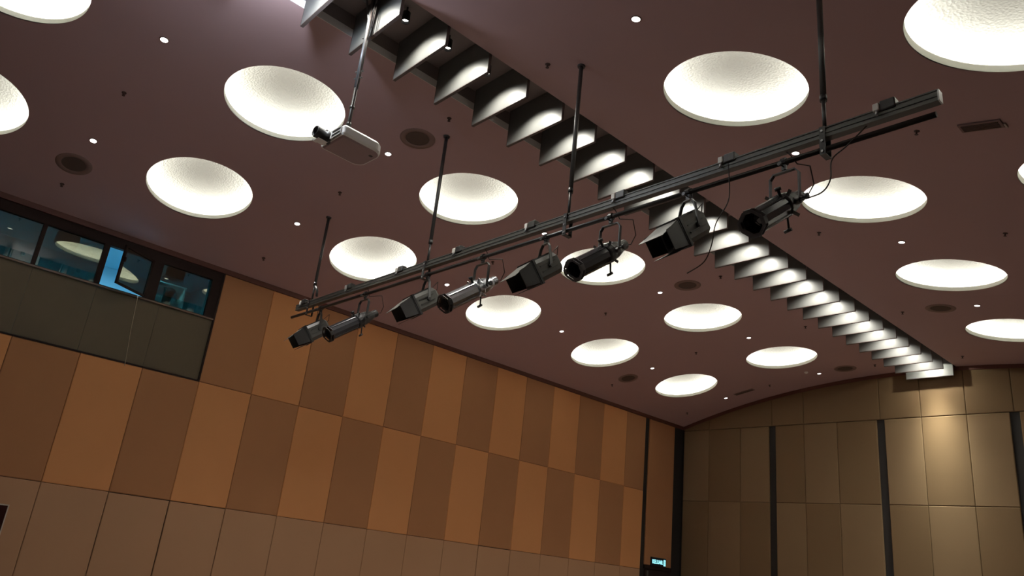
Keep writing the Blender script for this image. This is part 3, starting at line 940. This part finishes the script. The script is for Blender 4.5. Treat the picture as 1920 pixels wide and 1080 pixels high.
fz = fresnel_spot()
pf = profile_spot(False)
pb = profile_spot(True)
LAB = {
    1: 'black barn door spotlight at the left end of the hanging bar',
    2: 'dull dark profile spotlight, leftmost of its kind, second light from the bar end',
    3: 'grey-lit barn door spotlight hanging just under the second ceiling rod',
    4: 'shiny silver-lit profile spotlight just right of the second ceiling rod',
    5: 'black barn door spotlight with pale top leaf, just right of the third ceiling rod',
    6: 'black profile spotlight hanging in front of a glowing round dome',
    7: 'large black barn door spotlight in front of the ceiling fins',
    8: 'largest black profile spotlight at the right, beside a glowing dome and the fins'}
place = [(1, fz, 11.12, 0), (2, pf, 9.74, 0), (3, fz, 8.14, 0), (4, pb, 6.97, 0), (5, fz, 5.85, 0), (6, pf, 4.88, 0), (7, fz, 3.91, 0), (8, pf, 2.92, -2)]
usedr = set()
for i, src, y, rz in place:
    loc = (BX, y, pz(y)); rot = (0, 0, math.radians(rz))
    if src.name not in usedr:
        usedr.add(src.name); src.location = loc; src.rotation_euler = rot; src['label'] = LAB[i]
    else: dup(src, loc, rot, LAB[i])


def cable(name, pts, lab, r=0.006):
    # smooth through the points
    P_ = [Vector(p) for p in pts]; out = []
    for i in range(len(P_) - 1):
        p0, p1, p2, p3 = P_[max(i - 1, 0)], P_[i], P_[i + 1], P_[min(i + 2, len(P_) - 1)]
        for k in range(6):
            u = k / 6
            out.append(0.5 * ((2 * p1) + (p2 - p0) * u + (2 * p0 - 5 * p1 + 4 * p2 - p3) * u * u + (3 * p1 - p0 - 3 * p2 + p3) * u ** 3))
    out.append(P_[-1])
    return tag(MB().tube(out, r, 6).build(name, M['cable']), lab, 'cable')


# ------------------------------------------------------------------ projector on its pole
PJ = Vector((3.43, 6.83, 5.757))
pj = thing('ceiling_projector', 'white projector with dark lens hanging from the ceiling on a pole', 'projector', PJ, (0, 0, math.radians(2)))
hx_, hy_, th_ = 0.27, 0.235, 0.15


def rr_outline(hx, hy, r, rear=0.10):
    pts = []
    for (cx_, cy_, r_, a0) in ((hx - rear, hy - rear, rear, 0), (-hx + r, hy - r, r, 90), (-hx + r, -hy + r, r, 180), (hx - rear, -hy + rear, rear, 270)):
        for k in range(7):
            a_ = math.radians(a0 + 15 * k); pts.append((cx_ + r_ * math.cos(a_), cy_ + r_ * math.sin(a_)))
    return pts


def shell(b, levels):
    """levels: (z, inset)"""
    base = None; vs = []; n = None
    for z_, ins in levels:
        o = rr_outline(hx_ - ins, hy_ - ins, 0.03, 0.11)
        n = len(o); vs += [(p[0], p[1], z_) for p in o]
    fs = [tuple(range(n))[::-1], tuple(range((len(levels) - 1) * n, len(levels) * n))]
    for i in range(len(levels) - 1):
        for k in range(n): fs.append((i * n + k, i * n + (k + 1) % n, (i + 1) * n + (k + 1) % n, (i + 1) * n + k))
    b.add(vs, fs)


b = MB(); shell(b, [(0.012, 0.006), (0.04, 0.0), (th_ - 0.03, 0.004), (th_ - 0.008, 0.016), (th_, 0.04)])
b.build('casing', M['white'], pj)
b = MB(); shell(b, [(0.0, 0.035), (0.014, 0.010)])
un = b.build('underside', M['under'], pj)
MB().bbox(0.16, 0.20, -0.13, -0.10, -0.004, 0.001).build('foot', M['blackpaint'], un)
b = MB()
b.cbox((-hx_ + 0.0, -0.10, 0.075), (0.02, 0.17, 0.085), 0.006)
gr = b.build('front_grille', M['blackpaint'], pj)
b = MB()
for z_ in (0.075, 0.118, 0.033): b.box((-hx_ - 0.012, -0.10, z_), (0.008, 0.18, 0.008))
b.box((-hx_ - 0.012, -0.195, 0.075), (0.008, 0.010, 0.09)); b.box((-hx_ - 0.012, -0.005, 0.075), (0.012, 0.03, 0.095))
b.build('grille_bars', M['white'], gr)
b = MB()
b.lathe([(-0.02, 0.075), (0.05, 0.075), (0.05, 0.060), (0.16, 0.066), (0.175, 0.060), (0.16, 0.050), (0.12, 0.045)], (-hx_, 0.075, 0.075), (-1, 0, 0), 28, True)
ln_ = b.build('lens_barrel', M['blackpaint'], pj)
MB().lathe([(0.125, 0.0), (0.12, 0.047)], (-hx_, 0.075, 0.075), (-1, 0, 0), 24, True).build('lens_glass', M['lens'], ln_)
b = MB(); b.box((-hx_ - 0.07, 0.10, 0.004), (0.12, 0.10, 0.008)); b.box((-hx_ - 0.11, 0.17, 0.02), (0.06, 0.02, 0.02))
b.build('lens_hood_lip', M['white'], pj)
PT = SLZ - PJ.z
px, py = -0.095, 0.01
b = MB()
b.cbox((px, py, th_ + 0.012), (0.22, 0.20, 0.02), 0.004)
b.tube([(px, py, th_), (px, py, 0.85)], 0.020, 14)
for z_ in (0.30, 0.52): b.tube([(px, py, z_), (px, py, z_ + 0.03)], 0.029, 14)
po = b.build('lower_pole', M['darkgrey'], pj)
MB().tube([(px, py, 0.80), (px, py, PT - 0.01)], 0.027, 16).build('upper_pole', mat('pole_paint', (0.16, 0.16, 0.165), 0.35, metal=0.4), pj)
for z_ in (0.93, 1.02, 1.50):
    MB().tube([(px - 0.02, py + 0.05, z_), (px + 0.02, py - 0.05, z_)], 0.010, 8).build('bolt', M['steel'], pj)
b = MB(); b.tube([(px - 0.02, py - 0.045, th_ + 0.02), (px - 0.02, py - 0.045, 1.3), (px - 0.02, py - 0.045, PT - 0.02)], 0.010, 8)
b.build('video_cable', M['cable'], pj)
b = MB()
for sg in (-1, 1):
    b.tube([(px - 0.01, py, PT - 0.45), (px - 0.01, py + sg * 0.16, PT - 0.02)], 0.010, 8)
b.cbox((px - 0.01, py, PT - 0.012), (0.05, 0.44, 0.02), 0.004)
b.build('ceiling_bracket', M['steel'], pj)
b = MB(); b.tube([(px - 0.01, py - 0.09, PT - 0.02), (px - 0.01, py - 0.085, PT - 0.55)], 0.008, 8)
b.tube([(px - 0.01, py - 0.12, PT - 0.02), (px - 0.01, py - 0.115, PT - 0.62)], 0.006, 8)
b.build('hanging_cables', M['cable'], pj)

# loose cables hanging from the bar
cable('power_cable', [(BX - 0.06, 3.44, pz(3.44) + 0.14), (BX - 0.03, 3.44, pz(3.4) - 0.10), (BX - 0.03, 3.46, pz(3.4) - 0.26), (BX - 0.0, 3.60, pz(3.4) - 0.42), (BX, 3.64, pz(3.4) - 0.62), (BX, 3.72, pz(3.4) - 0.78), (BX, 3.90, pz(3.9) - 0.86)],
      'dark cable looping down from the bar in front of the lit fins')
cable('power_cable', [(BX, 2.20, pz(2.2) + 0.10), (BX - 0.03, 2.36, pz(2.3) - 0.05), (BX, 2.50, pz(2.5) - 0.12), (BX, 2.52, pz(2.5) - 0.30), (BX, 2.60, pz(2.6) - 0.40), (BX, 2.78, pz(2.8) - 0.42), (BX + 0.1, 2.86, pz(2.9) - 0.40)],
      'dark cable hanging beside the largest profile spotlight at the right')
